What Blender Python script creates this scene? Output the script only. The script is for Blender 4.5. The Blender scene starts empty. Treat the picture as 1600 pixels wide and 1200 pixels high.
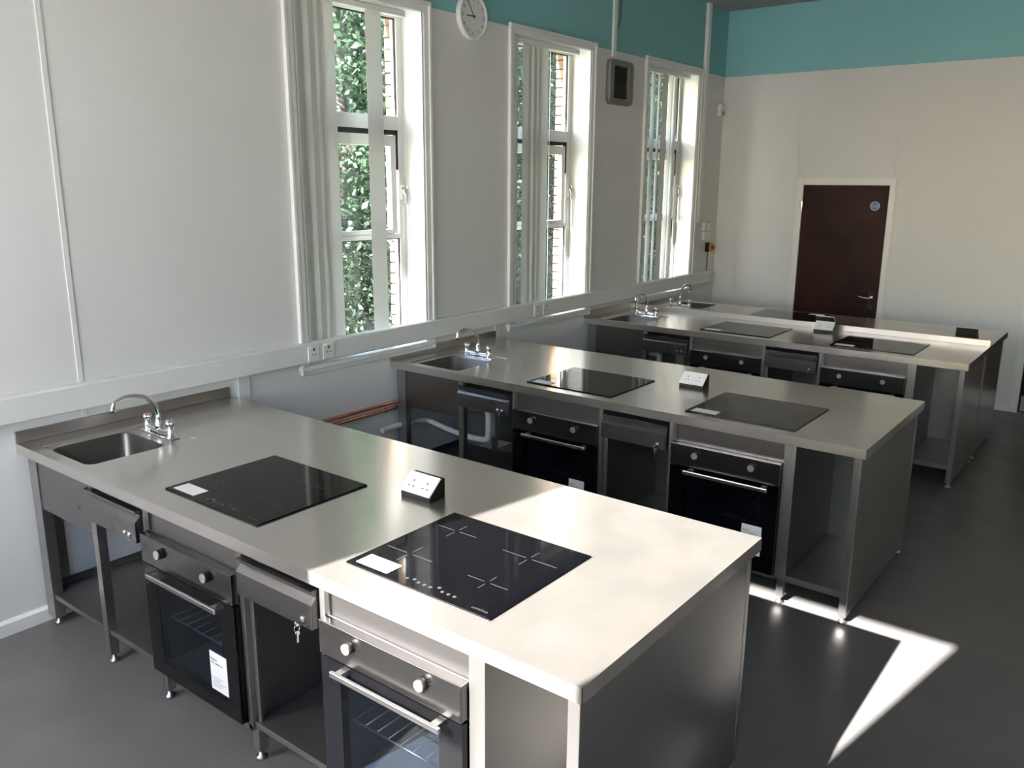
import bpy, bmesh, math, random
from mathutils import Vector, Matrix
R = random.Random(7)
C = bpy.context.scene.collection
S = bpy.context.scene

# ------------------------------------------------------------------ camera
YW, PT, RL, FPX = -0.6575, -0.2363, 0.0066, 1317.7
CAM = Vector((4.0445, -1.3072, 2.0815))
fw = Vector((math.sin(YW)*math.cos(PT), math.cos(YW)*math.cos(PT), math.sin(PT)))
r0 = Vector((math.cos(YW), -math.sin(YW), 0)); u0 = r0.cross(fw)
rt = math.cos(RL)*r0 + math.sin(RL)*u0; up = -math.sin(RL)*r0 + math.cos(RL)*u0
cd = bpy.data.cameras.new('camera'); cam = bpy.data.objects.new('camera', cd); C.objects.link(cam)
m = Matrix((rt, up, -fw)).transposed().to_4x4(); m.translation = CAM; cam.matrix_world = m
cd.sensor_width = 36; cd.lens = 36*FPX/1600; cd.clip_start = 0.02; S.camera = cam

# ------------------------------------------------------------------ world, sun, exposure
SUN = 105.0; SKY = 1.3
w = bpy.data.worlds.new('world'); S.world = w; w.use_nodes = True
nt = w.node_tree; nt.nodes.clear()
sk = nt.nodes.new('ShaderNodeTexSky'); sk.sky_type = 'NISHITA'; sk.sun_disc = False
sd = Vector((0.235, 1.29, -0.90)).normalized()
sk.sun_elevation = math.asin(-sd.z); sk.sun_rotation = math.atan2(-sd.x, -sd.y)
sk.air_density = 1.3; sk.dust_density = 1.0
bg = nt.nodes.new('ShaderNodeBackground'); bg.inputs[1].default_value = SKY
wo = nt.nodes.new('ShaderNodeOutputWorld')
nt.links.new(sk.outputs[0], bg.inputs[0]); nt.links.new(bg.outputs[0], wo.inputs[0])
sl = bpy.data.lights.new('sun', 'SUN'); sl.energy = SUN; sl.angle = 0.0095; sl.color = (1, 0.93, 0.88)
so = bpy.data.objects.new('sun', sl); C.objects.link(so)
so.rotation_euler = (-sd).to_track_quat('Z', 'Y').to_euler()
v = S.view_settings; v.view_transform = 'Standard'; v.look = 'None'; v.exposure = 0.0; v.gamma = 1; v.use_curve_mapping = False
cy = S.cycles; cy.max_bounces = 10; cy.diffuse_bounces = 5; cy.glossy_bounces = 5; cy.transmission_bounces = 8
cy.transparent_max_bounces = 12; cy.sample_clamp_indirect = 6.0; cy.blur_glossy = 0.6
cy.use_denoising = True

def portal(name, loc, sx, sy, rot):
    l = bpy.data.lights.new(name, 'AREA'); l.shape = 'RECTANGLE'; l.size = sx; l.size_y = sy
    l.cycles.is_portal = True
    o = bpy.data.objects.new(name, l); C.objects.link(o); o.location = loc; o.rotation_euler = rot
YB, ZC, ZB, XR, YF = 7.633, 3.83, 3.172, 7.6, -1.75
WIN = [(1.92, 2.94), (3.94, 4.96), (5.97, 6.985)]
for a, b in WIN:
    portal('portal', (-0.37, (a+b)/2, 2.05), 2.2, 1.05, (0, -math.pi/2, 0))
portal('portal', (2.18, YF-0.25, 2.1), 1.1, 2.4, (math.pi/2, 0, 0))
portal('portal', (0.67, YF-0.25, 1.7), 1.2, 3.3, (math.pi/2, 0, 0))
portal('portal', (4.55, YF-0.25, 2.1), 1.6, 2.4, (math.pi/2, 0, 0))

# ------------------------------------------------------------------ materials
def mat(name, col, rough=0.5, metal=0.0, noise=0.0, nscale=8.0, bump=0.0, bscale=200.0, stretch=None,
        spec=0.5, tangent=None, aniso=0.0, rvar=0.0, coat=0.0, emit=None):
    mt = bpy.data.materials.new(name); mt.use_nodes = True
    t = mt.node_tree; b = t.nodes['Principled BSDF']; L = t.links.new
    b.inputs['Base Color'].default_value = (*col, 1); b.inputs['Roughness'].default_value = rough
    b.inputs['Metallic'].default_value = metal; b.inputs['Specular IOR Level'].default_value = spec
    b.inputs['Coat Weight'].default_value = coat
    tc = t.nodes.new('ShaderNodeTexCoord'); mp = t.nodes.new('ShaderNodeMapping')
    L(tc.outputs['Object'], mp.inputs[0])
    if stretch: mp.inputs['Scale'].default_value = stretch
    n = t.nodes.new('ShaderNodeTexNoise'); n.inputs['Scale'].default_value = nscale; n.inputs['Detail'].default_value = 5
    L(tc.outputs['Object'], n.inputs[0])
    if noise:
        r = t.nodes.new('ShaderNodeValToRGB')
        r.color_ramp.elements[0].position = 0.3; r.color_ramp.elements[1].position = 0.7
        r.color_ramp.elements[0].color = (*[c*(1-noise) for c in col], 1)
        r.color_ramp.elements[1].color = (*[min(1, c*(1+noise)) for c in col], 1)
        L(n.outputs[0], r.inputs[0]); L(r.outputs[0], b.inputs['Base Color'])
    if rvar:
        mr = t.nodes.new('ShaderNodeMapRange'); mr.inputs[1].default_value = 0.3; mr.inputs[2].default_value = 0.7
        mr.inputs[3].default_value = rough-rvar; mr.inputs[4].default_value = rough+rvar
        n2 = t.nodes.new('ShaderNodeTexNoise'); n2.inputs['Scale'].default_value = nscale*1.7; n2.inputs['Detail'].default_value = 2
        L(tc.outputs['Object'], n2.inputs[0]); L(n2.outputs[0], mr.inputs[0]); L(mr.outputs[0], b.inputs['Roughness'])
    if bump:
        nb = t.nodes.new('ShaderNodeTexNoise'); nb.inputs['Scale'].default_value = bscale; nb.inputs['Detail'].default_value = 3
        L(mp.outputs[0], nb.inputs[0])
        bp = t.nodes.new('ShaderNodeBump'); bp.inputs['Strength'].default_value = bump; bp.inputs['Distance'].default_value = 0.001
        L(nb.outputs[0], bp.inputs['Height']); L(bp.outputs[0], b.inputs['Normal'])
    if aniso:
        b.inputs['Anisotropic'].default_value = aniso
        ge = t.nodes.new('ShaderNodeNewGeometry'); cx = t.nodes.new('ShaderNodeVectorMath'); cx.operation = 'CROSS_PRODUCT'
        L(ge.outputs['Normal'], cx.inputs[0]); cx.inputs[1].default_value = (1, 0.03, 0.02)
        nm = t.nodes.new('ShaderNodeVectorMath'); nm.operation = 'NORMALIZE'; L(cx.outputs[0], nm.inputs[0])
        L(nm.outputs[0], b.inputs['Tangent'])
    if emit:
        b.inputs['Emission Color'].default_value = (*emit, 1); b.inputs['Emission Strength'].default_value = 1
    return mt
M = {}
M['wall'] = mat('white_wall_paint', (0.70, 0.70, 0.695), 0.55, noise=0.02, nscale=2, bump=0.15, bscale=120)
M['teal'] = mat('teal_wall_paint', (0.20, 0.45, 0.47), 0.6, noise=0.03, nscale=2, bump=0.15, bscale=120)
M['gloss'] = mat('white_gloss_paint', (0.78, 0.78, 0.77), 0.28, noise=0.02, nscale=6)
M['dimwall'] = mat('bounce_cutting_wall_paint', (0.12, 0.13, 0.13), 0.7, noise=0.03, nscale=2)  # unseen wall given a dark colour to cut bounced light
M['ceil'] = mat('ceiling_paint', (0.28, 0.28, 0.275), 0.8, noise=0.03, nscale=3)
M['floor'] = mat('grey_vinyl', (0.094, 0.092, 0.091), 0.36, spec=0.35, noise=0.10, nscale=3, bump=0.10, bscale=90, rvar=0.05)
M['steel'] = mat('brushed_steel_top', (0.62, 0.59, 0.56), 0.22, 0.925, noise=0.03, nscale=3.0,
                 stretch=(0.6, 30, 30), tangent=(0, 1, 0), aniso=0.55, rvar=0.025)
M['steelf'] = mat('brushed_steel_front_shaded', (0.17, 0.165, 0.162), 0.26, 0.92, noise=0.03, nscale=3,
                  stretch=(0.6, 30, 30), tangent=(0, 0, 1), aniso=0.45, rvar=0.025)  # same steel as the top, darkened to paint in the fronts' shade
M['steelt'] = mat('upstand_steel', (0.42, 0.40, 0.385), 0.34, 0.92)
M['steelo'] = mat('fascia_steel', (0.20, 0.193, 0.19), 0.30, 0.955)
M['handle'] = mat('handle_metal', (0.42, 0.415, 0.41), 0.28, 1.0)
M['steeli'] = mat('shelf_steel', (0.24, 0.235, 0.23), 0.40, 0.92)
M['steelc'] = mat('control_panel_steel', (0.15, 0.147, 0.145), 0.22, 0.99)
M['steelp'] = mat('plain_steel', (0.37, 0.36, 0.355), 0.28, 0.93)
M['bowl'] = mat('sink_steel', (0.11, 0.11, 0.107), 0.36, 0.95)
M['chrome'] = mat('chrome', (0.80, 0.80, 0.81), 0.07, 1.0)
M['knob'] = mat('turned_metal', (0.70, 0.69, 0.68), 0.30, 0.9)
M['black'] = mat('black_plastic', (0.006, 0.006, 0.006), 0.45, spec=0.15)
M['hob'] = mat('black_ceramic_glass', (0.0012, 0.0012, 0.0018), 0.05, spec=0.12)
M['print'] = mat('grey_print', (0.028, 0.028, 0.028), 0.4)
M['printw'] = mat('white_print', (0.60, 0.60, 0.60), 0.4)
M['doorglass'] = mat('black_oven_glass', (0.0014, 0.0015, 0.002), 0.06, spec=0.25)
M['enamel'] = mat('dark_enamel', (0.07, 0.085, 0.11), 0.35)
M['paper'] = mat('white_paper', (0.72, 0.72, 0.73), 0.7)
M['ink'] = mat('dark_ink', (0.08, 0.08, 0.09), 0.7)
M['plastic'] = mat('white_plastic', (0.74, 0.74, 0.73), 0.35)
M['socketp'] = mat('white_socket_plate', (0.76, 0.75, 0.73), 0.3)
M['copper'] = mat('copper', (0.60, 0.25, 0.14), 0.35, 0.9, noise=0.15, nscale=20)
M['wood'] = mat('dark_door_veneer', (0.022, 0.0075, 0.005), 0.45, spec=0.1, noise=0.45, nscale=2.2, stretch=(1, 1, 0.2))
M['grille'] = mat('dark_grille', (0.015, 0.015, 0.015), 0.6)
M['greyp'] = mat('grey_plastic', (0.16, 0.16, 0.145), 0.5)
M['red'] = mat('red_button', (0.5, 0.03, 0.02), 0.4); M['yellow'] = mat('yellow_box', (0.6, 0.38, 0.05), 0.5)
M['blue'] = mat('blue_sign', (0.02, 0.12, 0.35), 0.4)
M['gasket_gap'] = mat('black_gasket_gap', (0.01, 0.01, 0.01), 0.6)
M['mortar'] = mat('mortar', (0.25, 0.21, 0.16), 0.9, noise=0.2, nscale=30)
M['brickA'] = mat('red_brick', (0.17, 0.085, 0.05), 0.85, noise=0.3, nscale=25, bump=0.5, bscale=80)
M['brickB'] = mat('buff_brick', (0.22, 0.145, 0.08), 0.85, noise=0.3, nscale=25, bump=0.5, bscale=80)
M['bark'] = mat('bark', (0.035, 0.03, 0.024), 0.9, noise=0.3, nscale=12)
M['grass'] = mat('lawn', (0.07, 0.10, 0.035), 0.9, noise=0.4, nscale=3)
M['path'] = mat('concrete_path', (0.30, 0.33, 0.30), 0.9, noise=0.2, nscale=5)

def leafmat(name, col):
    mt = bpy.data.materials.new(name); mt.use_nodes = True; t = mt.node_tree; t.nodes.clear()
    L = t.links.new; out = t.nodes.new('ShaderNodeOutputMaterial'); add = t.nodes.new('ShaderNodeMixShader'); add.inputs[0].default_value = 0.35
    d = t.nodes.new('ShaderNodeBsdfPrincipled'); d.inputs['Roughness'].default_value = 0.4
    tr = t.nodes.new('ShaderNodeBsdfTranslucent'); oi = t.nodes.new('ShaderNodeTexNoise'); oi.inputs['Scale'].default_value = 2.5
    geo = t.nodes.new('ShaderNodeNewGeometry'); rmp = t.nodes.new('ShaderNodeValToRGB')
    rmp.color_ramp.elements[0].color = (*[c*0.45 for c in col], 1); rmp.color_ramp.elements[1].color = (*[min(1, c*1.7) for c in col], 1)
    L(geo.outputs['Random Per Island'], rmp.inputs[0])
    L(rmp.outputs[0], d.inputs['Base Color']); L(rmp.outputs[0], tr.inputs[0])
    L(d.outputs[0], add.inputs[1]); L(tr.outputs[0], add.inputs[2]); L(add.outputs[0], out.inputs[0])
    return mt
M['leaf1'] = leafmat('green_leaves', (0.030, 0.060, 0.034)); M['leaf2'] = leafmat('dark_leaves', (0.013, 0.026, 0.015))

def glassmat(name, tint, refl):
    mt = bpy.data.materials.new(name); mt.use_nodes = True; t = mt.node_tree; t.nodes.clear(); L = t.links.new
    out = t.nodes.new('ShaderNodeOutputMaterial'); mx = t.nodes.new('ShaderNodeMixShader'); fr = t.nodes.new('ShaderNodeFresnel'); fr.inputs[0].default_value = refl
    a = t.nodes.new('ShaderNodeBsdfTransparent'); a.inputs[0].default_value = (*tint, 1)
    g = t.nodes.new('ShaderNodeBsdfGlossy'); g.inputs['Roughness'].default_value = 0.02
    ge = t.nodes.new('ShaderNodeNewGeometry'); mr = t.nodes.new('ShaderNodeMapRange'); mr.inputs[3].default_value = refl; mr.inputs[4].default_value = 1/refl
    L(ge.outputs['Backfacing'], mr.inputs[0]); L(mr.outputs[0], fr.inputs[0])
    L(fr.outputs[0], mx.inputs[0]); L(a.outputs[0], mx.inputs[1]); L(g.outputs[0], mx.inputs[2]); L(mx.outputs[0], out.inputs[0])
    return mt
M['glass'] = glassmat('window_glass', (0.975, 0.985, 0.98), 1.45)
M['ovenpane'] = glassmat('tinted_oven_glass', (0.50, 0.55, 0.60), 1.4)

def fabric(name, col, f):
    mt = bpy.data.materials.new(name); mt.use_nodes = True; t = mt.node_tree; t.nodes.clear(); L = t.links.new
    out = t.nodes.new('ShaderNodeOutputMaterial'); mx = t.nodes.new('ShaderNodeMixShader'); mx.inputs[0].default_value = f
    d = t.nodes.new('ShaderNodeBsdfDiffuse'); d.inputs[0].default_value = (*col, 1)
    tr = t.nodes.new('ShaderNodeBsdfTranslucent'); tr.inputs[0].default_value = (*col, 1)
    wv = t.nodes.new('ShaderNodeTexNoise'); wv.inputs['Scale'].default_value = 400
    bp = t.nodes.new('ShaderNodeBump'); bp.inputs['Strength'].default_value = 0.1; L(wv.outputs[0], bp.inputs['Height']); L(bp.outputs[0], d.inputs['Normal'])
    L(d.outputs[0], mx.inputs[1]); L(tr.outputs[0], mx.inputs[2]); L(mx.outputs[0], out.inputs[0]); return mt
M['blind'] = fabric('blind_fabric', (0.78, 0.78, 0.76), 0.30)
M['blind_glow'] = fabric('fill_light_fabric', (0.92, 0.91, 0.94), 0.85)  # mostly translucent, so the added blind glows as a fill light

# ------------------------------------------------------------------ mesh helpers
class MB:
    def __init__(s, flip=False, dy=0.0):
        s.bm = bmesh.new(); s.flip = flip; s.dy = dy
    def P(s, p):
        p = Vector(p)
        return Vector((p.x, (s.dy - p.y) if s.flip else p.y, p.z))
    def box(s, x0, y0, z0, x1, y1, z1, bev=0.0, mi=0):
        pts = [(x, y, z) for x in (x0, x1) for y in (y0, y1) for z in (z0, z1)]
        vs = [s.bm.verts.new(s.P(p)) for p in pts]
        fs = [s.bm.faces.new([vs[i] for i in q]) for q in ((0,1,3,2),(4,6,7,5),(0,4,5,1),(2,3,7,6),(0,2,6,4),(1,5,7,3))]
        for f in fs: f.material_index = mi
        if bev: bmesh.ops.bevel(s.bm, geom=list({e for f in fs for e in f.edges}), offset=bev, segments=2, affect='EDGES', profile=0.5)
        return s
    def poly(s, pts, mi=0):
        f = s.bm.faces.new([s.bm.verts.new(s.P(p)) for p in pts]); f.material_index = mi; return s
    def prism(s, prof, a, b, mk, mi=0):
        """prof 2-D points; mk(u, v, t) -> 3-D; extruded t=a..b"""
        A = [s.bm.verts.new(s.P(mk(u, v_, a))) for u, v_ in prof]; B = [s.bm.verts.new(s.P(mk(u, v_, b))) for u, v_ in prof]
        n = len(prof); fs = [s.bm.faces.new(A), s.bm.faces.new(B[::-1])]
        for i in range(n): fs.append(s.bm.faces.new((A[i], B[i], B[(i+1) % n], A[(i+1) % n])))
        for f in fs: f.material_index = mi
        return s
    def loops(s, ls, cap0=False, cap1=False, mi=0, smooth=False):
        V = [[s.bm.verts.new(s.P(p)) for p in l] for l in ls]; n = len(V[0])
        for a, b in zip(V, V[1:]):
            for i in range(n):
                f = s.bm.faces.new((a[i], a[(i+1) % n], b[(i+1) % n], b[i])); f.smooth = smooth; f.material_index = mi
        if cap0: s.bm.faces.new(V[0][::-1]).material_index = mi
        if cap1: s.bm.faces.new(V[-1]).material_index = mi
        return s
    def lathe(s, c, ax, prof, n=24, mi=0, cap=True):
        """prof list of (r, t) along axis ax from point c"""
        ax = Vector(ax).normalized(); t = Vector((0, 0, 1)) if abs(ax.z) < 0.9 else Vector((1, 0, 0))
        u = ax.cross(t).normalized(); w_ = ax.cross(u)
        ls = [[Vector(c)+ax*h+(u*math.cos(2*math.pi*i/n)+w_*math.sin(2*math.pi*i/n))*max(r, 1e-4) for i in range(n)] for r, h in prof]
        s.loops(ls, cap, cap, mi, True); return s
    def tube(s, pts, rad, n=12, mi=0):
        pts = [Vector(p) for p in pts]; ls = []; u = None
        for i, p in enumerate(pts):
            d = (pts[min(i+1, len(pts)-1)]-pts[max(i-1, 0)]).normalized()
            if u is None:
                t = Vector((0, 0, 1)) if abs(d.z) < 0.9 else Vector((1, 0, 0)); u = d.cross(t).normalized()
            u = (u - d*u.dot(d)).normalized(); w_ = d.cross(u)
            r = rad[i] if isinstance(rad, (list, tuple)) else rad
            ls.append([p+(u*math.cos(2*math.pi*k/n)+w_*math.sin(2*math.pi*k/n))*r for k in range(n)])
        s.loops(ls, True, True, mi, True); return s
    def build(s, name, mts, parent=None, auto=True):
        bmesh.ops.recalc_face_normals(s.bm, faces=s.bm.faces)
        me = bpy.data.meshes.new(name); s.bm.to_mesh(me); s.bm.free()
        for k in (mts if isinstance(mts, (list, tuple)) else [mts]): me.materials.append(M[k])
        o = bpy.data.objects.new(name, me); C.objects.link(o)
        if parent: o.parent = parent
        return o
def smoothpath(pts, k=6):
    P = [Vector(p) for p in pts]; out = []
    for i in range(len(P)-1):
        a, b, c, d = P[max(i-1, 0)], P[i], P[i+1], P[min(i+2, len(P)-1)]
        for j in range(k):
            t = j/k
            out.append(0.5*((2*b)+(c-a)*t+(2*a-5*b+4*c-d)*t*t+(3*b-a-3*c+d)*t**3))
    out.append(P[-1]); return out
def tag(o, label, cat, group=None):
    o['label'] = label; o['category'] = cat
    if group: o['group'] = group
    return o
def thing(name, label, cat, loc=(0, 0, 0), group=None, rz=0):
    o = bpy.data.objects.new(name, None); C.objects.link(o); o.location = loc; o.rotation_euler = (0, 0, rz); o.empty_display_size = 0.1
    return tag(o, label, cat, group)
def struct(o):
    if o.parent is None: o['kind'] = 'structure'
    return o
def dup(root, loc, label, group=None, skip=(), rz=None):
    r = root.copy(); C.objects.link(r); r.location = loc; r['label'] = label
    if rz is not None: r.rotation_euler = (0, 0, rz)
    if group: r['group'] = group
    def rec(src, dst):
        for ch in src.children:
            if ch.name.split('.')[0] in skip: continue
            c = ch.copy(); C.objects.link(c); c.parent = dst; rec(ch, c)
    rec(root, r); return r
def text(body, size, mt, parent, loc, rot, name='lettering', sp=1.0, align='LEFT'):
    cu = bpy.data.curves.new(name, 'FONT'); cu.body = body; cu.size = size; cu.extrude = 0.0002; cu.space_line = sp; cu.align_x = align
    cu.materials.append(M[mt]); tmp = bpy.data.objects.new(name, cu); C.objects.link(tmp)
    me = bpy.data.meshes.new_from_object(tmp.evaluated_get(bpy.context.evaluated_depsgraph_get()))
    bpy.data.objects.remove(tmp)
    o = bpy.data.objects.new(name, me); C.objects.link(o); o.parent = parent; o.location = loc; o.rotation_euler = rot
    return o

# ------------------------------------------------------------------ room shell
struct(MB().box(-0.36, YF-0.3, -0.12, XR+0.2, YB+0.2, 0).build('floor', 'floor'))
struct(MB().box(-0.36, YF-0.3, ZC, XR+0.2, YB+0.2, ZC+0.15).build('ceiling', 'ceil'))
ZS, ZH = 0.975, 3.135
wb = MB()
ys = [YF-0.2]
for a, b in WIN: ys += [a, b]
ys.append(YB+0.2)
def wslab(y0, y1, z0, z1):
    if z0 < ZB < z1:
        wb.box(-0.235, y0, z0, 0, y1, ZB); wb.box(-0.235, y0, ZB, 0, y1, z1, mi=1)
    else: wb.box(-0.235, y0, z0, 0, y1, z1, mi=1 if z0 >= ZB else 0)
for i in range(0, len(ys), 2): wslab(ys[i], ys[i+1], 0, ZC)
for a, b in WIN: wslab(a, b, 0, ZS); wslab(a, b, ZH, ZC)
wall_left = struct(wb.build('wall_left', ['wall', 'teal']))
# outer leaf of the cavity wall in brick, with its reveal bricks as pieces
ob = MB()
for i in range(0, len(ys), 2):
    ob.box(-0.352, ys[i]+(0.115 if i else 0), -0.5, -0.24, ys[i+1]-(0.10 if i < len(ys)-2 else 0) if i == len(ys)-2 else ys[i+1]-0.1, ZC+0.2)
for a, b in WIN:
    ob.box(-0.352, a-0.1, -0.5, -0.24, b+0.115, ZS-0.07); ob.box(-0.352, a-0.1, ZH+0.03, -0.24, b+0.115, ZC+0.2)
ob.build('outer_leaf', 'mortar', wall_left)
bk = [MB().box(-0.346, 0.0, 0, -0.243, 0.105, 0.065, 0.004).build('brick', k, wall_left) for k in ('brickA', 'brickB')]
first = [True, True]
for a, b in WIN:
    z = ZS-0.06; k = 0
    while z < ZH+0.02:
        t = R.randrange(2); src = bk[t]
        if first[t]: o = src; first[t] = False
        else: o = src.copy(); C.objects.link(o)
        o.location = (R.uniform(-0.002, 0.002), b+0.008+R.uniform(-0.002, 0.002), z); z += 0.075
# other walls
wb = MB(); F0, F1 = YF-0.2, YF
FW = [(1.645, 2.724), (3.8, 5.3), (0.10, 1.24)]; FH = 3.28  # last opening added to light the left wall
xs = [-0.235, FW[2][0], FW[2][1], FW[0][0], FW[0][1], FW[1][0], FW[1][1], XR+0.2]
for i in range(0, 8, 2): wb.box(xs[i], F0, 0, xs[i+1], F1, ZC)
FS = [1.0, 1.0, 0.55]
for (a, b), fs_ in zip(FW, FS): wb.box(a, F0, 0, b, F1, fs_); wb.box(a, F0, FH, b, F1, ZC)
struct(wb.build('wall_front', 'dimwall'))
wb = MB(); wb.box(-0.235, YB, 0, XR+0.2, YB+0.2, ZB); wb.box(-0.235, YB, ZB, XR+0.2, YB+0.2, ZC, mi=1)
struct(wb.build('wall_back', ['wall', 'teal']))
struct(MB().box(XR, YF, 0, XR+0.2, YB, ZC).build('wall_right', 'wall'))
# skirtings and mouldings
struct(MB().prism([(0, 0), (0.02, 0), (0.02, 0.06), (0.008, 0.072), (0, 0.072)], YF, YB, lambda u, v_, t: (u, t, v_)).build('baseboard_left', 'gloss'))
sb = MB()
for x0, x1 in ((0.0, 0.87), (1.865, 3.055), (4.18, XR)):
    sb.prism([(0, 0), (0.02, 0), (0.02, 0.06), (0.008, 0.072), (0, 0.072)], x0, x1, lambda u, v_, t: (t, YB-u, v_))
struct(sb.build('baseboard_back', 'gloss'))
nt_ = 0
def trim(mb, m_='gloss'):
    global nt_
    nt_ += 1; return struct(mb.build('trim_%d' % nt_, m_))
trim(MB().box(0, 0.53, 0.072, 0.005, 0.556, ZC, 0.002), 'wall')          # wall board cover strips
trim(MB().box(0, 1.40, 0.072, 0.012, 1.475, 1.005, 0.002), 'wall')
trim(MB().box(0, 3.70, 0.072, 0.012, 3.775, 1.005, 0.002), 'wall')
trim(MB().box(0.835, YB-0.003, 2.12, 0.850, YB, ZB, 0.001), 'wall')
trim(MB().box(1.800, YB-0.003, 2.12, 1.815, YB, ZB, 0.001), 'wall')
trim(MB().box(0, YF, ZB-0.004, 0.004, YB, ZB+0.004, 0.001), 'wall')
# ------------------------------------------------------------------ windows in the left wall
BL = {0: [(-.050, 1.915, -.058, 2.030), (-.060, 1.985, -.050, 2.105), (-.048, 2.062, -.062, 2.180), (-.062, 2.130, -.050, 2.252), (-.056, 2.508, -.060, 2.645)],
      1: [(-.045, 3.955, -.055, 4.050), (-.050, 4.105, -.058, 4.225), (-.066, 4.180, -.050, 4.290), (-.048, 4.250, -.066, 4.365), (-.066, 4.320, -.048, 4.440), (-.03, 4.440, -.11, 4.545)],
      2: [(-.02, 6.140, -.11, 6.225), (-.02, 6.245, -.09, 6.320), (-.055, 6.345, -.060, 6.470), (-.02, 6.49, -.11, 6.575), (-.02, 6.58, -.11, 6.665)]}
WLAB = ['nearest', 'middle', 'farthest']
for i, (a, b) in enumerate(WIN):
    fr = MB()
    XG = -0.185                                             # frame plane
    fx0, fx1 = XG-0.045, XG+0.015
    FWD = 0.055
    fr.box(fx0, a, ZS, fx1, a+FWD, ZH, 0.004).box(fx0, b-FWD, ZS, fx1, b, ZH, 0.004)
    fr.box(fx0, a+FWD, ZH-0.03, fx1, b-FWD, ZH, 0.002).box(fx0, a+FWD, ZS, fx1, b-FWD, ZS+0.06, 0.002)
    fr.box(fx0, a+FWD, 2.405, fx1, b-FWD, 2.495, 0.004)
    fr.box(fx0, a+FWD, 1.695, fx1, b-FWD, 1.725, 0.003)
    wo_ = struct(fr.build('window_%d' % (i+1), 'gloss'))
    # moulded architrave, lining and sill
    tr = MB()
    for x0, x1, y0, y1, z0, z1 in ((0, .018, a-.08, a-.02, .93, ZH), (0, .028, a-.082, a-.062, .93, 3.178), (0, .018, b+.012, b+.07, .93, ZH), (0, .028, b+.055, b+.075, .93, 3.178),
                                   (0, .018, a-.08, b+.07, ZH, 3.178), (0, .028, a-.082, b+.075, 3.178, 3.20)):
        tr.box(x0, y0, z0, x1, y1, z1, 0.003)
    tr.box(-0.17, a, ZS, 0.010, a+0.004, ZH).box(-0.17, b-0.004, ZS, 0.010, b, ZH)
    tr.box(-0.17, a, ZH-0.004, 0.010, b, ZH)
    tr.build('architrave', 'gloss', wo_)
    MB().box(-0.17, a-0.09, ZS-0.020, 0.035, b+0.060, ZS+0.010, 0.004).build('sill', 'gloss', wo_)
    MB().box(0.0, a-0.075, 0.925, 0.014, b+0.07, ZS-0.022, 0.003).build('apron_board', 'gloss', wo_)
    for z0, z1 in ((2.495, ZH-0.03), (1.725+0.0, 2.405), (ZS+0.06, 1.695)):
        MB().box(XG-0.014, a+FWD, z0, XG-0.010, b-FWD, z1).build('pane', 'glass', wo_)
    g = MB()                                                # dark gasket lines; strips at the sash stand for its shaded open gap
    for z0, z1 in ((2.495, ZH-0.03), (ZS+0.06, 1.695)):
        g.box(XG-0.012, a+FWD, z1-0.008, XG+0.003, b-FWD, z1).box(XG-0.012, b-FWD-0.006, z0, XG+0.003, b-FWD, z1)
    g.box(XG-0.02, a+FWD, 2.375, XG+0.006, b-FWD, 2.405).box(XG-0.02, b-FWD-0.02, 2.15, XG+0.006, b-FWD, 2.405)
    g.build('gasket_gap', 'gasket_gap', wo_)
    sh = MB(); y0, y1 = a+FWD+0.004, b-FWD-0.022           # opening middle sash
    sh.box(XG-0.035, y0, 1.727, XG+0.01, y0+.05, 2.372, 0.004).box(XG-0.035, y1-.05, 1.727, XG+0.01, y1, 2.372, 0.004)
    sh.box(XG-0.035, y0+.05, 2.30, XG+0.01, y1-.05, 2.372, 0.004).box(XG-0.035, y0+.05, 1.727, XG+0.01, y1-.05, 1.757, 0.004)
    sh.build('sash', 'gloss', wo_)
    MB().box(XG+0.01, b-0.05, 1.95, XG+0.035, b-0.03, 2.05, 0.005).tube([(XG+0.03, b-0.04, 2.03), (XG+0.055, b-0.04, 1.99), (XG+0.055, b-0.04, 1.93)], 0.008).build('catch', 'chrome', wo_)
    bl = thing('vertical_blind', ['vertical blind with one fabric slat apart from the bunch in the nearest window',
               'vertical blind bunched across the middle window below the beige wall vent side',
               'vertical blind with turned slats in the farthest window'][i], 'blind', (0, a, 0))
    bl['label'] = ['white vertical blind in the nearest window, one slat hanging apart from the bunch',
                   'white vertical blind bunched over most of the middle window, narrow gap at its left',
                   'white vertical blind with turned slats in the farthest window, by the back wall'][i]
    hr = MB(); hr.box(-0.075, 0.004, 3.092, -0.035, b-a-0.10, 3.125, 0.003); hr.build('headrail', 'plastic', bl)
    for s_ in BL[i]:
        x0, y0, x1, y1 = s_; y0 -= a; y1 -= a
        n = 6; q = MB(); d = Vector((x1-x0, y1-y0, 0)); nn = Vector((d.y, -d.x, 0)).normalized()
        f_, b_ = [], []
        for k in range(n+1):
            t = k/n; p = Vector((x0, y0, 0))+d*t+nn*(0.002*(1-(2*t-1)**2)); f_.append(p+nn*0.0005); b_.append(p-nn*0.0005)
        ring = f_+b_[::-1]
        q.loops([[(p.x, p.y, 1.0) for p in ring], [(p.x, p.y, 3.092) for p in ring]], True, True)
        q.build('slat', 'blind', bl)
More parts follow.
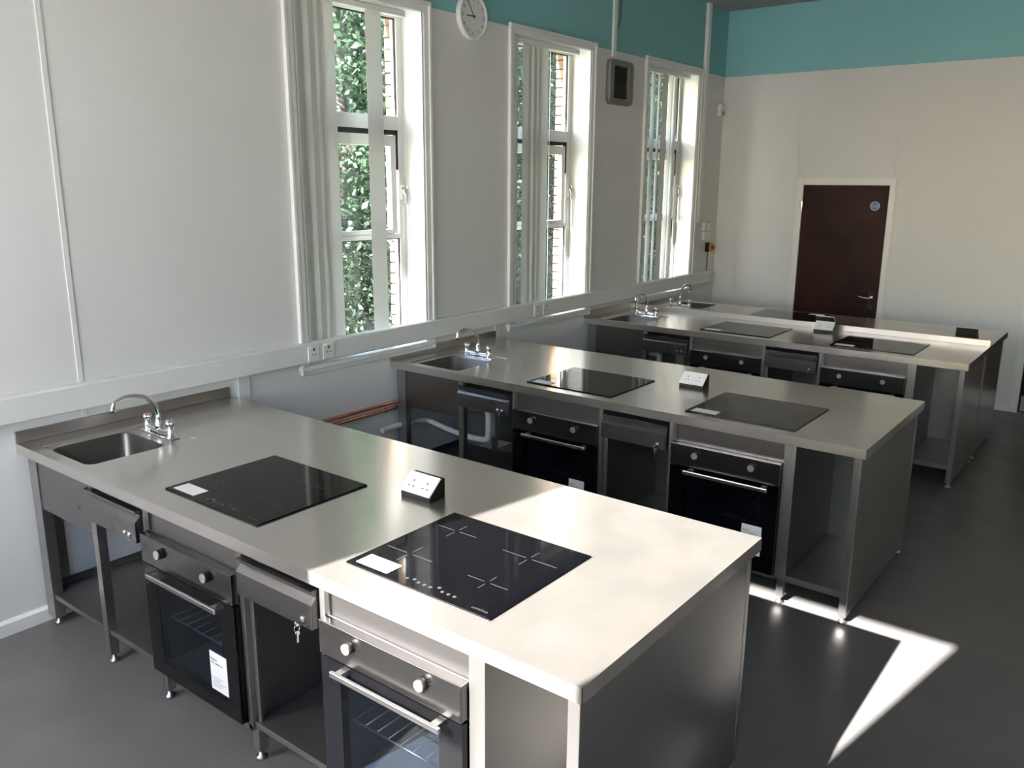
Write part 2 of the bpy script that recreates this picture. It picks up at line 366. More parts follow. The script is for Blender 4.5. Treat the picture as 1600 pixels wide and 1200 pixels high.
# ------------------------------------------------------------------ unseen windows behind the camera: second sized, third added, for fill light
for i, (a, b) in enumerate(FW):
    fr = MB(); y0, y1 = F0+0.02, F0+0.08; zs = FS[i]
    fr.box(a, y0, zs, a+0.035, y1, FH).box(b-0.035, y0, zs, b, y1, FH).box(a, y0, FH-0.035, b, y1, FH).box(a, y0, zs, b, y1, zs+.05)
    o = struct(fr.build('window_%d' % (i+4), 'gloss'))
    MB().box(a+.035, y0+.03, zs+.05, b-.035, y0+.034, FH-.035).build('pane', 'glass', o)
bl = thing('vertical_blind', 'added unseen blind behind the camera, glowing to brighten the left wall', 'blind', (FW[2][0], YF-0.05, 0))  # blind added out of view to spread sunlight onto the left wall
MB().box(0, -0.02, FH-0.05, 1.14, 0.02, FH-0.01).build('headrail', 'plastic', bl)
for k in range(10):
    MB().box(k*0.113, -0.002+0.006*(k % 2), 0.58, k*0.113+0.122, 0.006*(k % 2), FH-0.05).build('slat', 'blind_glow', bl)

# ------------------------------------------------------------------ doors in the back wall
dm = MB()
def dframe(mb, x0, x1, zt, wdt=0.055):
    mb.box(x0-wdt, YB-0.022, 0, x0, YB, zt+wdt, 0.003).box(x1, YB-0.022, 0, x1+wdt, YB, zt+wdt, 0.003).box(x0, YB-0.022, zt, x1, YB, zt+wdt, 0.003)
    mb.box(x0-wdt-0.012, YB-0.010, 0, x0-wdt, YB, zt+wdt+0.012).box(x1+wdt, YB-0.010, 0, x1+wdt+0.012, YB, zt+wdt+0.012).box(x0-wdt-.012, YB-.010, zt+wdt, x1+wdt+.012, YB, zt+wdt+.012)
dframe(dm, 0.944, 1.79, 2.064)
d1 = struct(dm.build('door_1', 'gloss'))
MB().box(0.948, YB-0.012, 0.006, 1.786, YB-0.001, 2.060, 0.002).build('leaf', 'wood', d1)
hd = MB().box(1.700, YB-0.020, 0.83, 1.740, YB-0.012, 1.01, 0.003).lathe((1.720, YB-0.012, 0.955), (0, -1, 0), [(0.010, 0), (0.010, 0.05)], 12)
hd.tube([(1.722, YB-0.058, 0.955), (1.66, YB-0.060, 0.958), (1.60, YB-0.055, 0.972)], [0.010, 0.008, 0.007], 10)
hd.lathe((1.720, YB-0.02, 0.865), (0, -1, 0), [(0.009, 0), (0.009, 0.008)], 12).build('door_handle', 'chrome', d1)
for z in (1.80, 0.30): MB().box(0.940, YB-0.026, z, 0.952, YB-0.012, z+0.10, 0.001).build('hinge', 'chrome', d1)
sg = MB().lathe((1.668, YB-0.012, 1.863), (0, -1, 0), [(0.044, 0), (0.044, 0.003)], 32).build('door_sign', 'printw', d1)
MB().lathe((1.668, YB-0.0152, 1.863), (0, -1, 0), [(0.038, 0), (0.038, 0.001)], 32).build('sign_disc', 'blue', sg)
text('Fire door\nkeep shut', 0.015, 'printw', sg, (1.668, YB-0.0166, 1.866), (math.pi/2, 0, 0), align='CENTER')
dm = MB(); dframe(dm, 3.125, 4.10, 2.064); d2 = struct(dm.build('door_2', 'gloss'))
MB().box(3.129, YB-0.012, 0.006, 4.096, YB-0.001, 2.060, 0.002).build('leaf', 'wood', d2)
MB().box(3.145, YB-0.016, 0.02, 4.08, YB-0.012, 0.17, 0.001).build('kick_plate', 'steelp', d2)

# ------------------------------------------------------------------ trunking, pipes, wall fittings
tk = thing('cable_trunking', 'long white plastic cable trunking along the window wall above the benches', 'trunking', (0.0015, YF+.002, 1.0))
MB().prism([(0, 0.005), (0.048, 0.005), (0.055, 0.012), (0.055, 0.123), (0.048, 0.13), (0, 0.13)], 0, 7.45-YF, lambda u, v_, t: (u, t, v_)).build('body', 'plastic', tk)
def tsock(y, lab):
    o = thing('trunking_socket', lab, 'socket', (0.055, y, 1.068), 'sockets set in the wall trunking')
    MB().box(0, -.043, -.050, .008, .043, .043, .003).build('faceplate', 'socketp', o)
    q = MB()
    q.box(.008, -.005, .012, .0086, .005, .028).box(.008, -.016, -.012, .0086, -.007, -.006).box(.008, .007, -.012, .0086, .016, -.006)
    q.build('pin_hole', 'black', o)
    MB().box(.008, -.03, .028, .013, -.012, .038, .001).build('switch', 'socketp', o)
    return o
t0 = tsock(1.902, 'left one of the two single sockets in the trunking under the nearest window')
dup(t0, (0.055, 2.015, 1.068), 'right one of the two single sockets in the trunking under the nearest window')
dup(t0, (0.055, 4.185, 1.068), 'left one of the two single sockets in the trunking under the middle window')
dup(t0, (0.055, 4.305, 1.068), 'right one of the two single sockets in the trunking under the middle window')
tag(MB().tube([(0.03, 1.36, 0.618), (0.03, 2.45, 0.618), (0.03, 2.66, 0.618)], 0.011).build('copper_pipe', 'copper'), 'upper copper pipe along the wall between the two nearest benches', 'pipe')
tag(MB().tube([(0.03, 1.36, 0.578), (0.03, 2.66, 0.578)], 0.011).tube([(0.03, 2.50, 0.578), (0.03, 2.512, 0.578)], 0.016).build('copper_pipe', 'copper'), 'lower copper pipe along the wall between the two nearest benches', 'pipe')
# conduits
tag(MB().box(0, 7.085, 1.66, 0.035, 7.155, ZC, 0.004).build('cable_conduit', 'gloss'), 'thick white vertical conduit rising to the ceiling right of the farthest window', 'conduit')
tag(MB().box(0, 5.295, 3.125, 0.02, 5.345, ZC, 0.003).build('cable_conduit', 'gloss'), 'white conduit running down the teal wall to the grey wall vent', 'conduit')
tag(MB().tube([(0.006, 5.42, ZC), (0.006, 5.42, 3.45), (0.006, 5.39, 3.37)], 0.006).build('cable', 'greyp'), 'thin grey cable hanging beside the white conduit above the vent', 'cable')
tag(MB().box(0, 7.43, 1.13, 0.012, 7.445, 1.34, 0.001).build('cable_conduit', 'greyp'), 'thin conduit from the trunking up to the emergency stop button', 'conduit')
sw = thing('switch_box', 'two grey switch plates one above the other right of the farthest window', 'switch', (0, 7.36, 1.47))
MB().box(0, -.085, 0.10, .03, .085, .19, .004).build('upper_plate', 'plastic', sw)
MB().box(0, -.085, 0.0, .03, .085, .09, .004).build('lower_plate', 'plastic', sw)
MB().box(.03, .0, .12, .036, .05, .17, .002).build('rocker', 'socketp', sw)
es = thing('emergency_stop', 'red and yellow emergency stop button by the far corner', 'button', (0, 7.43, 1.39))
MB().box(0, -.04, -.05, .05, .04, .05, .004).build('housing', 'yellow', es)
MB().box(.0, -.052, -.05, .045, -.040, .05, .001).build('back_box', 'black', es)
MB().lathe((.05, 0, 0), (1, 0, 0), [(0.012, 0), (0.012, .012), (.024, .014), (.026, .024), (.018, .032)], 20).build('push_button', 'red', es)
al = thing('wall_alarm', 'small white alarm box high up beside the far room corner', 'alarm', (0, 7.53, 2.83))
MB().box(0, -.06, -.065, .045, .06, .065, .012).build('case', 'plastic', al)
MB().box(.045, -.02, -.05, .048, .02, -.01, .002).build('lens', 'greyp', al)
vt = thing('wall_vent', 'grey framed ventilation grille high on the wall between the middle and farthest windows', 'vent', (0, 5.42, 2.92))
def rrect(cy_, cz_, hy, hz, r, n=6):
    o = []
    for qx, qz, a0 in ((1, 1, 0), (-1, 1, 90), (-1, -1, 180), (1, -1, 270)):
        for k in range(n+1):
            an = math.radians(a0+90*k/n); o.append((cy_+qx*(hy-r)+r*math.cos(an), cz_+qz*(hz-r)+r*math.sin(an)))
    return o
L0, L1, L2, L3 = rrect(0, 0, .20, .185, .05), rrect(0, 0, .195, .18, .045), rrect(0, 0, .125, .135, .006), rrect(0, 0, .120, .130, .005)
MB().loops([[(0, y, z) for y, z in L0], [(0.03, y, z) for y, z in L0], [(0.042, y, z) for y, z in L1], [(0.040, y, z) for y, z in L2], [(0.012, y, z) for y, z in L3]], True, True).build('vent_frame', 'greyp', vt)
for k in range(13):
    z = -.12+k*.02
    MB().box(.014, -.118, z, .028, .118, z+.006).build('louvre', 'grille', vt)
MB().box(.010, -.119, -.129, .0135, .119, .129).build('backing', 'grille', vt)
ck = thing('wall_clock', 'round white wall clock on the edge of the teal band', 'clock', (0, 3.435, 3.178))
MB().lathe((0, 0, 0), (1, 0, 0), [(.150, 0), (.152, .025), (.145, .036), (.136, .036), (.132, .028)], 48, cap=False).build('clock_rim', 'gloss', ck)
MB().lathe((0, 0, 0), (1, 0, 0), [(.133, .0), (.133, .026)], 48).build('dial', 'plastic', ck)
for h in range(1, 13):
    an = math.radians(90-30*h)      # local y runs to the right seen from the room
    t_ = text(str(h), 0.030, 'ink', ck, (0.0263, 0.108*math.cos(an), 0.108*math.sin(an)-0.011), (math.pi/2, 0, math.pi/2), 'numeral', align='CENTER')
def hand(ang, ln, wd, x):
    d = Vector((0, math.cos(ang), math.sin(ang))); n_ = Vector((0, -d.z, d.y))
    pr_ = [(-.02, -wd), (ln, -wd*.5), (ln, wd*.5), (-.02, wd)]
    return MB().prism(pr_, x, x+.001, lambda u, v_, t: Vector((t, 0, 0))+d*u+n_*v_)
hand(math.radians(90-267), .072, .006, .029).build('hour_hand', 'ink', ck)
hand(math.radians(90-328), .110, .004, .031).build('minute_hand', 'ink', ck)
MB().lathe((.026, 0, 0), (1, 0, 0), [(.007, 0), (.007, .007)], 12).build('hub', 'ink', ck)

# ------------------------------------------------------------------ steel benches
def rr3(cx, cy_, hx, hy, r, z, n=5):
    return [(x, y, z) for x, y in rrect(cx, cy_, hx, hy, r, n)]
def bench(label, y0, D, ridge=False, flip=False, Lx=3.085, drawers=True, group=None):
    root = thing('steel_bench', label, 'bench', (0, y0, 0))
    def B(): return MB(flip, D)
    t = B()                                                  # folded top with a pressed sink well
    tx0, tx1, ty0, ty1 = .135, .565, .055, .565
    for x0, a0, x1, a1 in ((0, 0, tx0, D), (tx1, 0, Lx, D), (tx0, 0, tx1, ty0), (tx0, ty1, tx1, D)):
        t.poly([(x0, a0, .9), (x1, a0, .9), (x1, a1, .9), (x0, a1, .9)])
    cx, cyy = (tx0+tx1)/2, (ty0+ty1)/2
    n = 5
    bx, by, bhx, bhy = .365, .245, .175, .175
    t.loops([rr3(cx, cyy, (tx1-tx0)/2, (ty1-ty0)/2, .0005, .9, n), rr3(cx, cyy, (tx1-tx0)/2-.006, (ty1-ty0)/2-.006, .006, .894, n), rr3(bx, by, bhx+.006, bhy+.006, .046, .893, n)])
    # skirts
    e = .0015
    t.box(0, 0, .853, Lx, e, .9-1e-4); t.box(Lx-e, 0, .853, Lx, D, .9-1e-4); t.box(0, D-e, .853, Lx, D, .9-1e-4)
    t.box(0, 0.001, .853, Lx, .022, .8545).box(Lx-.022, 0.001, .853, Lx-.001, D, .8545)
    t.box(.57, .002, .885, Lx-.01, D-.002, .893)
    t.build('worktop', 'steel', root)
    s_ = B()
    s_.loops([rr3(bx, by, bhx+.006, bhy+.006, .046, .893, n), rr3(bx, by, bhx, bhy, .042, .888, n), rr3(bx, by, bhx-.008, bhy-.008, .045, .76, n), rr3(bx, by, bhx-.03, bhy-.03, .04, .742, n)], False, True, smooth=True)
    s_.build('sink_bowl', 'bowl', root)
    B().lathe((bx+.06, by, .7425), (0, 0, 1), [(.035, 0), (.033, .003), (.02, .001)], 20).build('plug_hole', 'chrome', root)
    u = B(); u.box(.0, 0, .9, .012, D, .956, .002); u.build('upstand', 'steelt', root)
    if ridge:
        B().box(.013, D-.02, .9, Lx, D, .947, .0015).build('rear_upstand', 'steelt', root)
    # front frame (y .03) -------------------------------------------------
    FY = .03
    B().box(.035, FY, .04, .112, FY+.05, .853, .002).box(.022, FY+.05, .04, .04, FY+.12, .853).build('corner_post', 'steelp', root)
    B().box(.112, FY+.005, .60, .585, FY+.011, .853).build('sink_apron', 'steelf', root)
    B().box(.585, FY+.002, .04, .625, FY+.042, .853, .001).build('leg', 'steelp', root)
    B().box(.04, FY+.01, .14, 1.02, FY+.04, .165, .001).box(.04, FY+.04, .158, 1.02, .70, .164).box(.04, FY+.02, .164, .046, .70, .20).build('shelf', 'steeli', root)
    for x0, x1, nm in ((1.022, 1.043, 'oven'), (1.640, 1.665, 'oven'), (2.078, 2.102, 'oven'), (2.700, 2.757, 'oven')):
        B().box(x0, FY, .13, x1, FY+.02, .853, .001).box(x0+.004, FY+.02, .13, x1-.004, .70, .853).build('side_panel', 'steeli', root)
    for x0, x1 in ((1.043, 1.640), (2.102, 2.700)):
        a_ = B(); a_.box(x0, FY+.010, .745, x1, FY+.014, .853).box(x0, FY, .75, x0+.022, FY+.010, .853, .001).box(x0+.022, FY+.002, .843, x1, FY+.010, .853)
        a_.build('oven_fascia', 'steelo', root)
        B().box(x0-.02, FY, .130, x1+.02, FY+.03, .150, .001).box(x0, FY+.03, .138, x1, .62, .146).build('base_rail', 'steeli', root)
    B().box(1.665, FY+.01, .14, 2.078, FY+.04, .165, .001).box(1.665, FY+.04, .158, 2.078, .70, .164).box(1.665, FY+.02, .164, 1.690, FY+.03, .69).box(2.070, FY+.04, .164, 2.076, .7, .20).build('shelf', 'steeli', root)
    B().box(2.757, FY+.002, .13, 3.03, FY+.03, .165, .001).box(2.757, FY+.03, .158, 3.03, .70, .164).build('shelf', 'steeli', root)
    B().box(.65, .70, .13, 3.03, .706, .853).build('back_panel', 'steeli', root)
    if not flip and not ridge:
        B().box(.04, D-.05, .10, 3.03, D-.04, .853).build('rear_panel', 'steeli', root)
    B().box(3.028, FY-.005, .035, 3.064, FY+.02, .853, .002).box(3.050, FY+.02, .035, 3.0625, D-.05, .853).box(3.028, D-.05, .035, 3.064, D-.022, .853, .002).build('end_panel', 'steelp', root)
    feet = [(.075, FY+.03), (.605, FY+.025), (1.045, FY+.03), (1.66, FY+.03), (2.09, FY+.03), (2.728, FY+.03), (3.045, FY+.02), (3.045, D-.06), (.605, D-.1), (1.66, D-.1), (2.728, D-.1), (.075, D-.1)]
    for k, (fx, fy) in enumerate(feet):
        top = .13
        q = B()
        if 2 <= k <= 5 or k >= 8: q.box(fx-.018, fy-.016, .035, fx+.018, fy+.02, .135, .001)
        q.lathe((fx, fy, 0), (0, 0, 1), [(.021, 0), (.021, .008), (.009, .014), (.009, .045)], 14)
        q.build('leg' if (2 <= k <= 5 or k >= 8) else 'foot', 'steelp', root)
    if drawers:
        for x0, x1, key in ((.598, 1.012, 0), (1.672, 2.070, 1)):
            prof = [(.0, .690), (-.0, .775), (.022, .795), (.022, .803), (.004, .815), (.004, .822), (.026, .822), (.026, .690)]
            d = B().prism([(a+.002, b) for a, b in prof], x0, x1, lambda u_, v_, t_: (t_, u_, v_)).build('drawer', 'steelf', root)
            B().box(x0+.012, .028, .70, x1-.012, .45, .815).build('drawer_box', 'steelp', d)
            for lx in ([.050, .085] if key == 0 else [.045]):
                B().lathe((x1-lx, .002, .716), (0, -1, 0), [(.010, 0), (.010, .003), (.007, .006)], 14).build('lock', 'chrome', d)
    return root
BY1, BY2, BY3 = .2194, 2.5826, 4.9702
bench('nearest stainless steel bench, its right end lit by the sun', BY1, 1.122)
bench('second stainless steel bench, behind the nearest one', BY2, 1.13)
bench('third stainless steel bench with a raised ledge along its back edge', BY3, .82, ridge=True)
bench('farthest stainless steel bench, back to back with the third and facing the door wall', BY3+.822, .834, flip=True, drawers=False)

# ------------------------------------------------------------------ ovens
def oven(label, loc):
    r = thing('oven', label, 'oven', loc, 'built in electric ovens')
    W = .592
    c = MB(); c.box(0, .035, 0, .02, .52, .59).box(W-.02, .035, 0, W, .52, .59).box(.02, .035, 0, W-.02, .52, .02).box(.02, .035, .57, W-.02, .52, .59).box(.02, .50, .02, W-.02, .52, .57)
    c.box(.02, .037, .02, .085, .5, .57).box(W-.085, .037, .02, W-.02, .5, .57).box(.085, .037, .43, W-.085, .5, .57).box(.085, .037, .02, W-.085, .5, .06)
    c.build('oven_cavity', 'enamel', r)
    k = MB()
    for i in range(9): k.tube([(.09+i*.052, .05, .245), (.09+i*.052, .48, .245)], .002, 6)
    k.tube([(.086, .05, .245), (W-.086, .05, .245)], .003, 6).tube([(.086, .48, .245), (W-.086, .48, .245)], .003, 6); k.build('rack', 'handle', r)
    MB().box(0, .0, .478, W, .034, .593, .0015).build('control_panel', 'steelc', r)
    for x in (.145, .450):
        kn = MB().lathe((x, 0, .548-.0), (0, -1, 0), [(.020, 0), (.0195, .014), (.0175, .016)], 24).build('knob_collar', 'black', r)
        kf = MB().lathe((x, -.016, .548), (0, -1, 0), [(.0172, 0), (.0168, .006)], 24).box(x-.0015, -.0228, .550, x+.0015, -.0215, .564).build('knob', 'knob', kn)
    for x in (.145, .450):
        q = MB()
        for a in range(0, 360, 45):
            an = math.radians(a+20); q.box(x+.032*math.cos(an)-.0007, -.0003, .548+.028*math.sin(an)-.0007, x+.032*math.cos(an)+.0007, 0.0, .548+.028*math.sin(an)+.0007)
        q.build('dial_mark', 'ink', r)
    d = MB()
    d.box(0, .004, .005, .088, .033, .470).box(W-.088, .004, .005, W, .033, .470).box(.088, .004, .005, W-.088, .033, .062).box(.088, .004, .420, W-.088, .033, .470)
    d = d.build('oven_door', 'doorglass', r)
    MB().box(.088, .005, .062, W-.088, .008, .420).build('window_pane', 'ovenpane', d)
    h = MB().box(.095, -.045, .448, .548, -.034, .468, .003).box(.11, -.034, .450, .135, .004, .466).box(.508, -.034, .450, .533, .004, .466).build('handle', 'handle', d)
    lf = MB().box(.418, .0022, .088, .523, .0038, .245).build('leaflet', 'paper', r)
    text('Register\nyour appliance', .0125, 'ink', lf, (.424, .0018, .212), (math.pi/2, 0, 0), sp=1.1)
    q = MB()
    for i in range(5): q.box(.426, .0016, .105+i*.009, .426+.05+.02*(i % 3), .0020, .107+i*.009)
    q.build('small_print', 'greyp', lf)
    return r
OX1, OX2 = 1.0455, 2.105
o1 = oven('left oven of the nearest bench, white leaflet on its door', (OX1, BY1, .152))
dup(o1, (OX2, BY1, .152), 'right oven of the nearest bench, its glass lit blue', skip=('leaflet',))
dup(o1, (OX1, BY2, .152), 'left oven of the second bench')
dup(o1, (OX2, BY2, .152), 'right oven of the second bench, leaflet partly behind the corner of the nearest bench')
dup(o1, (OX1, BY3, .152), 'left oven of the third bench, only its control panel showing', skip=('leaflet',))
dup(o1, (OX2, BY3, .152), 'right oven of the third bench, only its control panel showing', skip=('leaflet',))

# ------------------------------------------------------------------ hobs
def hob(label, loc):
    r = thing('induction_hob', label, 'hob', loc, 'black glass hobs')
    MB().box(0, 0, 0, .59, .518, .006, .0015).build('glass_top', 'hob', r)
    z = .0062
    for cx, cy_, hx, hy in ((.12, .165, .10, .06), (.12, .395, .088, .055), (.445, .165, .078, .045), (.445, .375, .108, .055)):
        q = MB(); t = .0012; gp = .012
        for x0, y0, x1, y1 in ((cx-hx, cy_-t, cx-gp, cy_+t), (cx+gp, cy_-t, cx+hx, cy_+t), (cx-t, cy_-hy, cx+t, cy_-gp), (cx-t, cy_+gp, cx+t, cy_+hy)):
            q.box(x0, y0, .0055, x1, y1, z)
        q.build('zone_mark', 'print', r)
    q = MB()
    for i, dy in enumerate((0, .008, 0, 0, 0, .014, 0, 0, 0)):
        q.lathe((.235+i*.024, .036+dy, .0055), (0, 0, 1), [(.006, 0), (.006, .0007)], 10)
    q.build('touch_keys', 'print', r)
    text('LAMONA', .014, 'print', r, (.505, .018, .0062), (0, 0, 0), 'logo')
    MB().box(.028, .018, .006, .165, .085, .0066).build('energy_label', 'paper', r)
    return r
H = .9002
h1 = hob('left hob of the nearest bench, in the shade', (1.0704, BY1+.108, H))
dup(h1, (2.1216, BY1+.108, H), 'right hob of the nearest bench, sunlit with white zone crosses')
dup(h1, (1.088, BY2+.084, H), 'left hob of the second bench, nearer its sink')
dup(h1, (2.134, BY2+.084, H), 'right hob of the second bench, right of the double socket')
dup(h1, (1.072, BY3+.095, H), 'left hob of the third bench, nearer its sink')
dup(h1, (2.126, BY3+.095, H), 'right hob of the third bench, nearer the end of the raised ledge')
dup(h1, (1.66, BY3+1.56, H), 'hob on the farthest bench, in front of the door', rz=math.pi)

# ------------------------------------------------------------------ taps
def tapset(label, loc, rz=0):
    r = thing('mixer_tap', label, 'tap', loc, 'chrome swan neck mixer taps', rz)
    b = MB()
    b.tube(smoothpath([(-.098, 0, .036), (-.085, 0, .022), (-.05, 0, .016), (0, 0, .020), (.05, 0, .016), (.085, 0, .022), (.098, 0, .036)]), .0145, 14)
    for x in (-.1, .1): b.lathe((x, 0, -.006), (0, 0, 1), [(.026, 0), (.025, .006), (.017, .014), (.017, .044), (.013, .054)], 18)
    b.lathe((0, 0, .01), (0, 0, 1), [(.018, 0), (.021, .02), (.019, .045), (.014, .055), (.013, .07)], 18)
    b.build('body', 'chrome', r)
    b2 = MB().box(-.135, -.024, -.006, .135, .024, .0, .002).build('base_plate', 'chrome', r)
    s = smoothpath([(0, 0, .07), (0, .002, .10), (0, -.014, .145), (0, -.048, .182), (0, -.088, .20), (0, -.135, .207), (0, -.18, .200), (0, -.205, .185), (0, -.212, .160)])
    MB().tube(s, [.0125-.003*min(1, i/len(s)*1.5) for i in range(len(s))], 14).lathe((0, -.212, .165), (0, 0, -1), [(.012, 0), (.013, .004), (.013, .018)], 16).build('spout', 'chrome', r)
    for x, k in ((-.1, 'red'), (.1, 'blue')):
        q = MB(); pr_ = []
        for i in range(20):
            rr = .024 if i % 5 in (0, 1, 2) else .0195
            pr_.append((rr*math.cos(2*math.pi*i/20), rr*math.sin(2*math.pi*i/20)))
        q.loops([[(x+a*f, b_*f, z) for a, b_ in pr_] for f, z in ((.55, .048), (.95, .056), (1, .066), (.9, .078), (.5, .083))], True, True, smooth=True)
        h_ = q.build('tap_head', 'chrome', r)
        MB().lathe((x, 0, .083), (0, 0, 1), [(.009, 0), (.008, .0015)], 12).build('index_button', k, h_)
    return r
TZ = .9
tp = tapset('chrome mixer tap at the sink of the nearest bench', (.355, BY1+.50, TZ))
dup(tp, (.355, BY2+.50, TZ), 'chrome mixer tap at the sink of the second bench')
dup(tp, (.355, BY3+.50, TZ), 'chrome mixer tap at the sink of the third bench')
dup(tp, (.355, BY3+1.656-.50, TZ), 'chrome mixer tap of the farthest bench, beyond the raised ledge', rz=math.pi)

# ------------------------------------------------------------------ bench sockets
def bsock(label, loc):
    r = thing('bench_socket', label, 'socket', loc, 'double sockets on the benches')
    W = .150
    prof = [(0, 0), (0, .022), (.062, .078), (.085, .078), (.085, 0)]
    MB().prism(prof, 0, W, lambda u, v_, t: (t, u, v_)).build('housing', 'black', r)
    dv = Vector((0, .062, .056)).normalized(); nn = Vector((0, -.056, .062)).normalized(); o0 = Vector((0, 0, .022))
    fp = MB()
    pts = [o0+dv*a+Vector((x, 0, 0)) for x, a in ((-.001, -.002), (W+.001, -.002), (W+.001, .0855), (-.001, .0855))]
    fp.loops([[p for p in pts], [p+nn*.006 for p in pts]], True, True)
    fpo = fp.build('faceplate', 'socketp', r)
    q = MB()
    for cx in (.040, .110):
        for dx, a, hw, hh in ((0, .050, .0025, .005), (-.011, .026, .005, .002), (.011, .026, .005, .002)):
            p = o0+dv*a+Vector((cx+dx, 0, 0))+nn*.0062
            q.poly([p+Vector((-hw, 0, 0))-dv*hh, p+Vector((hw, 0, 0))-dv*hh, p+Vector((hw, 0, 0))+dv*hh, p+Vector((-hw, 0, 0))+dv*hh])
    q.build('pin_hole', 'black', fpo)
    for cx in (.018, .132):
        p = o0+dv*.062+Vector((cx, 0, 0))+nn*.006; k = MB()
        l = [p+Vector((sx*.006, 0, 0))+dv*(sy*.009) for sx, sy in ((-1, -1), (1, -1), (1, 1), (-1, 1))]
        k.loops([l, [v_+nn*.002 for v_ in l]], True, True).build('rocker', 'socketp', fpo)
    return r
s1 = bsock('white double socket in a black housing between the hobs of the nearest bench', (1.835, BY1+.640, .9006))
dup(s1, (1.850, BY2+.580, .9006), 'white double socket in a black housing between the hobs of the second bench')
dup(s1, (1.830, BY3+.620, .9006), 'white double socket in a black housing on the third bench, before the raised ledge')
dup(s1, (1.885, BY3+1.656-.640, .9006), 'black back of the socket housing on the farthest bench behind the white socket', rz=math.pi)
dup(s1, (2.945, BY3+1.656-.49, .9006), 'black back of the socket housing near the right end of the farthest bench', rz=math.pi)

# ------------------------------------------------------------------ keys, waste pipes
def keys(label, loc):
    r = thing('key_bunch', label, 'keys', loc, 'keys hanging in the drawer locks')
    MB().box(-.001, -.022, -.002, .001, 0, .002).lathe((0, -.016, -.006), (1, 0, 0), [(.010, -.0012), (.010, .0012)], 16).build('key', 'chrome', r)
    MB().tube([(0.0, -.018+.011*math.cos(a*math.pi/8), -.022+.011*math.sin(a*math.pi/8)) for a in range(17)], .001, 6).build('ring', 'chrome', r)
    MB().lathe((.001, -.018, -.040), (1, 0, 0), [(.009, -.001), (.009, .001)], 14).box(0, -.021, -.072, .002, -.015, -.046).build('key', 'chrome', r)
    return r
k1 = keys('keys hanging from the middle drawer of the nearest bench', (2.025, BY1-.004, .716))
dup(k1, (2.025, BY2-.004, .716), 'keys hanging from the middle drawer of the second bench')
dup(k1, (2.025, BY3-.004, .716), 'keys hanging from the middle drawer of the third bench')
dup(k1, (.962, BY2-.004, .716), 'keys hanging from the drawer beside the sink of the second bench')
def waste(label, y):
    r = thing('waste_pipe', label, 'pipe', (0, y, 0))
    MB().tube(smoothpath([(.425, .245, .739), (.425, .25, .66), (.47, .27, .61), (.58, .30, .60), (.61, .30, .56), (.61, .30, .42), (.59, .30, .388), (.50, .30, .38), (.42, .30, .38)], 5), .021, 12).build('trap', 'plastic', r)
    MB().tube(smoothpath([(.42, .30, .38), (.27, .30, .395), (.08, .29, .43), (.055, .20, .45), (.055, 0, .455), (.055, -.14, .455)], 5), .019, 12).build('drain_run', 'plastic', r)
    MB().lathe((.425, .245, .69), (0, 0, 1), [(.03, 0), (.03, .045)], 14).build('nut', 'plastic', r)
waste('white plastic waste pipe and trap under the sink of the second bench', BY2)
waste('white plastic waste pipe and trap under the sink of the third bench', BY3)

# ------------------------------------------------------------------ outdoors
struct(MB().box(-30, -2.2, -0.62, -0.36, 40, -0.5).build('lawn', 'grass'))
struct(MB().box(-30, -25, -0.62, 20, -2.2, -0.48).build('bounce_ground', 'path'))  # unseen pale ground added to bounce sunlight into the room
struct(MB().box(-1.9, -3, -0.5, -0.36, 14, -0.46).build('path', 'path'))
def leaves(n, cx, cy_, cz, rx, ry, rz_, seed, size=.09):
    r = random.Random(seed); vs = []; fs = []
    for i in range(n):
        while True:
            p = Vector((r.uniform(-1, 1), r.uniform(-1, 1), r.uniform(-1, 1)))
            if .35 < p.length < 1: break
        q = Vector((p.x*rx+cx, p.y*ry+cy_, p.z*rz_+cz))
        q += Vector((math.sin(q.z*2.1+q.y)*.25, math.sin(q.z*1.7)*.25, 0))
        d = Vector((r.gauss(0, 1), r.gauss(0, 1), r.gauss(0, .7)-.3)).normalized(); sd_ = d.cross(Vector((r.gauss(0, 1), r.gauss(0, 1), r.gauss(0, 1)))).normalized()
        l = size*r.uniform(.6, 1.3); k = len(vs)
        vs += [q, q+d*l*.5+sd_*l*.26, q+d*l, q+d*l*.5-sd_*l*.26]; fs.append((k, k+1, k+2, k+3))
    me = bpy.data.meshes.new('foliage'); me.from_pydata(vs, [], fs); return me
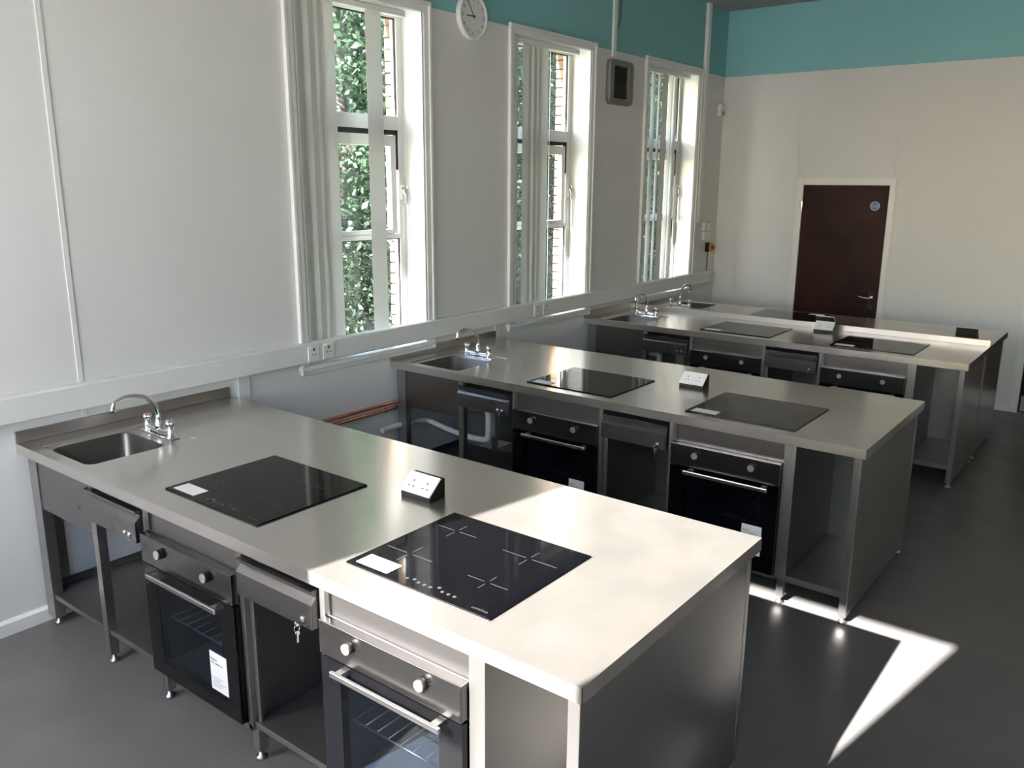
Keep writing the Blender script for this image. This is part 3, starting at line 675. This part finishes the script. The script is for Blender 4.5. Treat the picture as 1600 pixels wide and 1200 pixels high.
fm = [leaves(22000, 0, 0, 3.1, 1.9, 2.0, 2.6, 5), leaves(12000, 0, 0, .95, 1.0, 1.8, 1.2, 9, .08)]
fm[0].materials.append(M['leaf1']); fm[1].materials.append(M['leaf2'])
def tree(name, kind, loc, lab, sc=1, rz=0):
    o = thing(name, lab, 'tree' if kind == 0 else 'bush', loc, 'greenery outside the windows', rz); o.scale = (sc, sc, sc)
    f = bpy.data.objects.new('foliage', fm[kind]); C.objects.link(f); f.parent = o; f['kind'] = 'stuff'
    if kind == 0: MB().tube(smoothpath([(0, 0, -.05), (.05, .02, 1.2), (-.05, .05, 2.4), (.1, 0, 4)], 3), [.09-.006*i for i in range(10)], 8).build('trunk', 'bark', o)
    else: MB().tube([(0, 0, -.05), (.03, 0, .5), (0, .05, 1.2)], [.04, .03, .015], 6).build('stem', 'bark', o)
GL = 'leafy tree outside seen through the '
TR = [(-11.0, 12.0, 1.7, 'nearest window, distant top between blind and slat'), (-11.5, 19.0, 1.8, 'middle window, distant crown'), (-12.0, 27.0, 2.0, 'farthest window, distant crown'), (-9.5, 8.0, 1.6, 'nearest window, behind the closest tree'), (-3.9, 5.6, 1.25, 'nearest window, left of its hanging slat'), (-5.6, 8.4, 1.3, 'nearest window, farther back between slat and bunched blind'), (-5.2, 11.2, 1.3, 'middle window beside the brick edge'),
      (-6.4, 14.5, 1.4, 'middle window gap, left of the bunched slats'), (-5.4, 18.2, 1.4, 'farthest window behind the turned slats'), (-7.5, 21.5, 1.6, 'farthest window at its left edge')]
for i, (x, y, s_, lb) in enumerate(TR): tree('garden_tree', 0, (x, y, -.5), GL+lb, s_, i*1.3)
for i, (x, y, lb) in enumerate([(-2.9, 5.0, 'low bush outside at the foot of the nearest window'), (-3.6, 7.9, 'low bush outside behind the nearest window, farther off'), (-3.4, 10.6, 'low bush outside the middle window'), (-4.0, 13.6, 'low bush outside the middle window, farther off'), (-4.2, 17.0, 'low bush outside the farthest window')]):
    tree('garden_bush', 1, (x, y, -.5), lb, 1.1, i)
